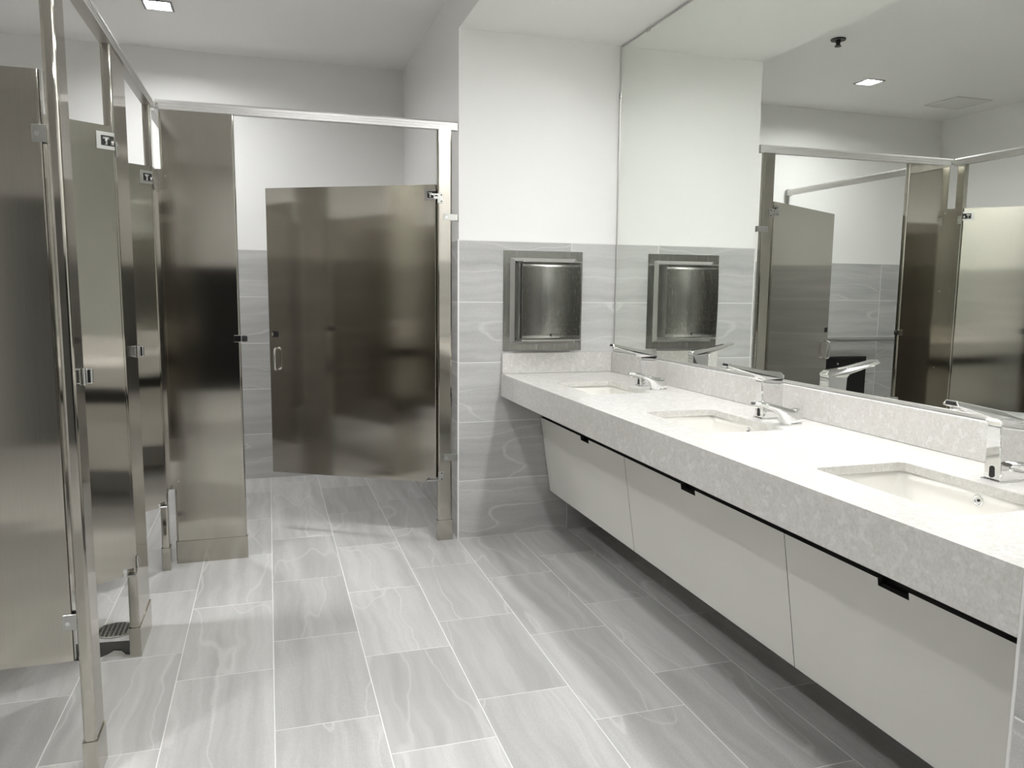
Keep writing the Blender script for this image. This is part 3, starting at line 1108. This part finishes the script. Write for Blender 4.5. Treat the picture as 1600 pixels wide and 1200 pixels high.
# doors
def door(label, hx, hy, ang, w_, z0, z1, full):
    t = thing('stall_door', label, 'door', (hx, hy, 0), ang, 'stall doors')
    T = 0.026
    g = 0.004
    bm = B()
    nw, nh = 0.042, 0.026
    out = [(g + nw, z0), (w_, z0), (w_, z1), (g, z1), (g, z0 + nh), (g + nw, z0 + nh)]
    prism(bm, out, 'y', -T, 0.0)
    es = [e for e in bm.edges if abs(e.verts[0].co.z - e.verts[1].co.z) > 0.5]
    bmesh.ops.bevel(bm, geom=es, offset=0.004, segments=3, profile=0.5, affect='EDGES')
    obj('door_panel', bm, M['steel'], t, world=False)
    # top hinge: recessed plate with the pivot in its window
    bm = B()
    hz = z1 - 0.048
    for (a0, a1, c0, c1) in ((0.002, 0.060, hz + 0.016, hz + 0.027), (0.002, 0.060, hz - 0.027, hz - 0.016), (0.046, 0.060, hz - 0.016, hz + 0.016)):
        box(bm, a0, a1, 0.0003, 0.003, c0, c1)
    h = obj('top_hinge', bm, M['zinc'], t, world=False)
    bm = B(); box(bm, 0.004, 0.046, 0.0003, 0.0012, hz - 0.016, hz + 0.016)
    obj('hinge_recess', bm, M['black'], h, world=False)
    bm = B()
    cyl(bm, (0.030, 0.003, hz - 0.002), 0.005, 0.024, 'z', 12)
    box(bm, 0.020, 0.040, 0.0015, 0.006, hz + 0.004, hz + 0.011, 0.001, 1)
    cyl(bm, (0.010, 0.003, hz - 0.006), 0.006, 0.014, 'z', 12)
    obj('hinge_pin', bm, M['chrome'], h, world=False)
    # bottom hinge lip in the notch
    bm = B(); box(bm, g + 0.004, g + nw - 0.001, -0.022, -0.004, z0 + nh - 0.006, z0 + nh - 0.0005, 0.001, 1)
    obj('bottom_hinge', bm, M['zinc'], t, world=False)
    if full:
        bm = B()
        hx_ = w_ - 0.048
        pts = [(hx_, 0.0, 0.978), (hx_, 0.018, 0.978), (hx_, 0.028, 0.974), (hx_, 0.032, 0.964), (hx_, 0.032, 0.92), (hx_, 0.032, 0.878), (hx_, 0.028, 0.868), (hx_, 0.018, 0.864), (hx_, 0.0, 0.864)]
        tube(bm, pts, 0.0055, 12)
        obj('pull_handle', bm, M['chrome'], t, world=False)
        bm = B(); box(bm, w_ - 0.056, w_ - 0.020, 0.0003, 0.004, 1.036, 1.066, 0.001, 1)
        l_ = obj('latch_plate', bm, M['void'], t, world=False)
        bm = B(); box(bm, w_ - 0.028, w_ - 0.023, 0.004, 0.010, 1.042, 1.060, 0.001, 1)
        obj('latch_slot', bm, M['zinc'], l_, world=False)
    return t


A1, A2, A3 = 0.9185, 0.8164, math.atan2(0.470, 0.80)
door('steel stall door left ajar, nearer of the two in the left row', XL, 2.866, math.atan2(-math.cos(A1), -math.sin(A1)), 0.602, 0.306, 1.809, False)
door('steel stall door left ajar, farther of the two in the left row', XL, 3.741, math.atan2(-math.cos(A2), -math.sin(A2)), 0.602, 0.306, 1.809, False)
door('large dark steel door standing open into the big stall at the far end', 0.803, YP, math.atan2(math.sin(A3), -math.cos(A3)), 0.932, 0.308, 1.805, True)

# hinge leaves fixed on the pilasters
for (P_, x, y, ax) in ((p2, XL, 2.869, 'x'), (p3, XL, 3.745, 'x'), (p5, 0.808, YP, 'y')):
    for zc, hh in ((1.740, 0.024), (0.342, 0.024)):
        bm = B()
        if ax == 'y':
            box(bm, x + 0.001, x + 0.028, y - 0.004, y - 0.0003, zc - hh, zc + hh, 0.001, 1)
            if zc > 1:
                box(bm, x - 0.030, x + 0.004, y - 0.0075, y - 0.001, zc + 0.013, zc + 0.021, 0.001, 1)
                box(bm, x - 0.020, x + 0.002, y - 0.006, y - 0.001, zc - 0.004, zc + 0.008, 0.001, 1)
            else:
                box(bm, x - 0.060, x + 0.003, y - 0.004, y + 0.018, zc - hh, zc - hh + 0.006, 0.001, 1)
        else:
            box(bm, x + 0.0003, x + 0.004, y + 0.001, y + 0.028, zc - hh, zc + hh, 0.001, 1)
            if zc < 1:
                box(bm, x - 0.024, x + 0.002, y - 0.04, y + 0.003, zc - hh - 0.012, zc - hh - 0.006, 0.001, 1)
                box(bm, x - 0.004, x + 0.002, y + 0.001, y + 0.006, zc - hh - 0.012, zc - hh + 0.004, 0.001, 1)
        o = obj('hinge_leaf', bm, M['zinc'], P_)
        for dz in (-0.015, 0.015):
            if ax == 'y':
                screw(o, (x + 0.019, y - 0.0048, zc + dz), 'y', M['black'], 0.0035)
            else:
                screw(o, (x + 0.0048, y + 0.017, zc + dz), 'x', M['chrome'], 0.003)

# ================================================================ INSIDE THE BIG STALL (seen in the mirror)
gb = thing('grab_bar', 'horizontal steel grab bar on the back wall of the big stall, seen in the mirror', 'bar', (-1.2, YB, 0.905))
bm = B()
tube(bm, [(-0.80, YB - 0.001, 0.905), (-0.80, YB - 0.03, 0.905), (-0.812, YB - 0.05, 0.905), (-0.83, YB - 0.056, 0.905), (-1.2, YB - 0.056, 0.905), (-1.67, YB - 0.056, 0.905), (-1.69, YB - 0.05, 0.905), (-1.70, YB - 0.03, 0.905), (-1.70, YB - 0.001, 0.905)], 0.018, 16)
obj('bar_tube', bm, M['zinc'], gb)
for x in (-0.80, -1.70):
    bm = B(); cyl(bm, (x, YB - 0.004, 0.905), 0.038, 0.006, 'y', 24)
    obj('bar_flange', bm, M['zinc'], gb)
td = thing('tissue_dispenser', 'dark steel tissue unit below the grab bar on the big stall back wall', 'dispenser', (-1.10, YB, 0.30))
bm = B(); box(bm, -1.31, -0.90, YB - 0.06, YB - 0.0005, 0.30, 0.76, 0.004, 2)
obj('unit_box', bm, M['unit'], td)
bm = B(); box(bm, -1.30, -0.91, YB - 0.064, YB - 0.0605, 0.66, 0.75, 0.001, 1)
obj('unit_flap', bm, M['unit'], td)
for x in (-1.20, -1.01):
    bm = B(); cyl(bm, (x, YB - 0.067, 0.70), 0.008, 0.006, 'y', 14)
    obj('knob', bm, M['chrome'], td)

# floor drain
fd = thing('floor_drain', 'round perforated metal floor drain in the nearer left stall', 'drain', (-0.585, 3.124, 0))
cxd, cyd, R_ = -0.585, 3.124, 0.074
bm = B(); cyl(bm, (cxd, cyd, 0.0010), R_ - 0.008, 0.001, 'z', 36)
obj('drain_well', bm, M['black'], fd)
bm = B(); ring(bm, (cxd, cyd, 0.0016), R_ - 0.005, 0.005, 'z', 40, 8)
for v in bm.verts:
    v.co.z = 0.0018 + (v.co.z - 0.0016) * 0.45
obj('drain_rim', bm, M['zinc'], fd)
bm = B()
for k in range(-4, 5):
    o_ = k * 0.0155
    half = math.sqrt(max(0, (R_ - 0.008) ** 2 - o_ ** 2))
    if half > 0.01:
        box(bm, cxd - half, cxd + half, cyd + o_ - 0.0028, cyd + o_ + 0.0028, 0.0016, 0.0040)
        box(bm, cxd + o_ - 0.0028, cxd + o_ + 0.0028, cyd - half, cyd + half, 0.0016, 0.0041)
obj('drain_grid', bm, M['zinc'], fd)

# flat black sheet added for a dark patch of unknown cause below the drain
fm = thing('dark_floor_patch', 'small black wavy-edged patch of unknown cause on the floor below the drain', 'mat', (-0.58, 2.96, 0))
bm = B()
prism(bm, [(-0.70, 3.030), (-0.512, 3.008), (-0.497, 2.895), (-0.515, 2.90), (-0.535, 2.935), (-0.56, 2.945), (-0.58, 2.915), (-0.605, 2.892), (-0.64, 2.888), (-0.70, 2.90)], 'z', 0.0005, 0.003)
obj('patch_sheet', bm, M['black'], fm)
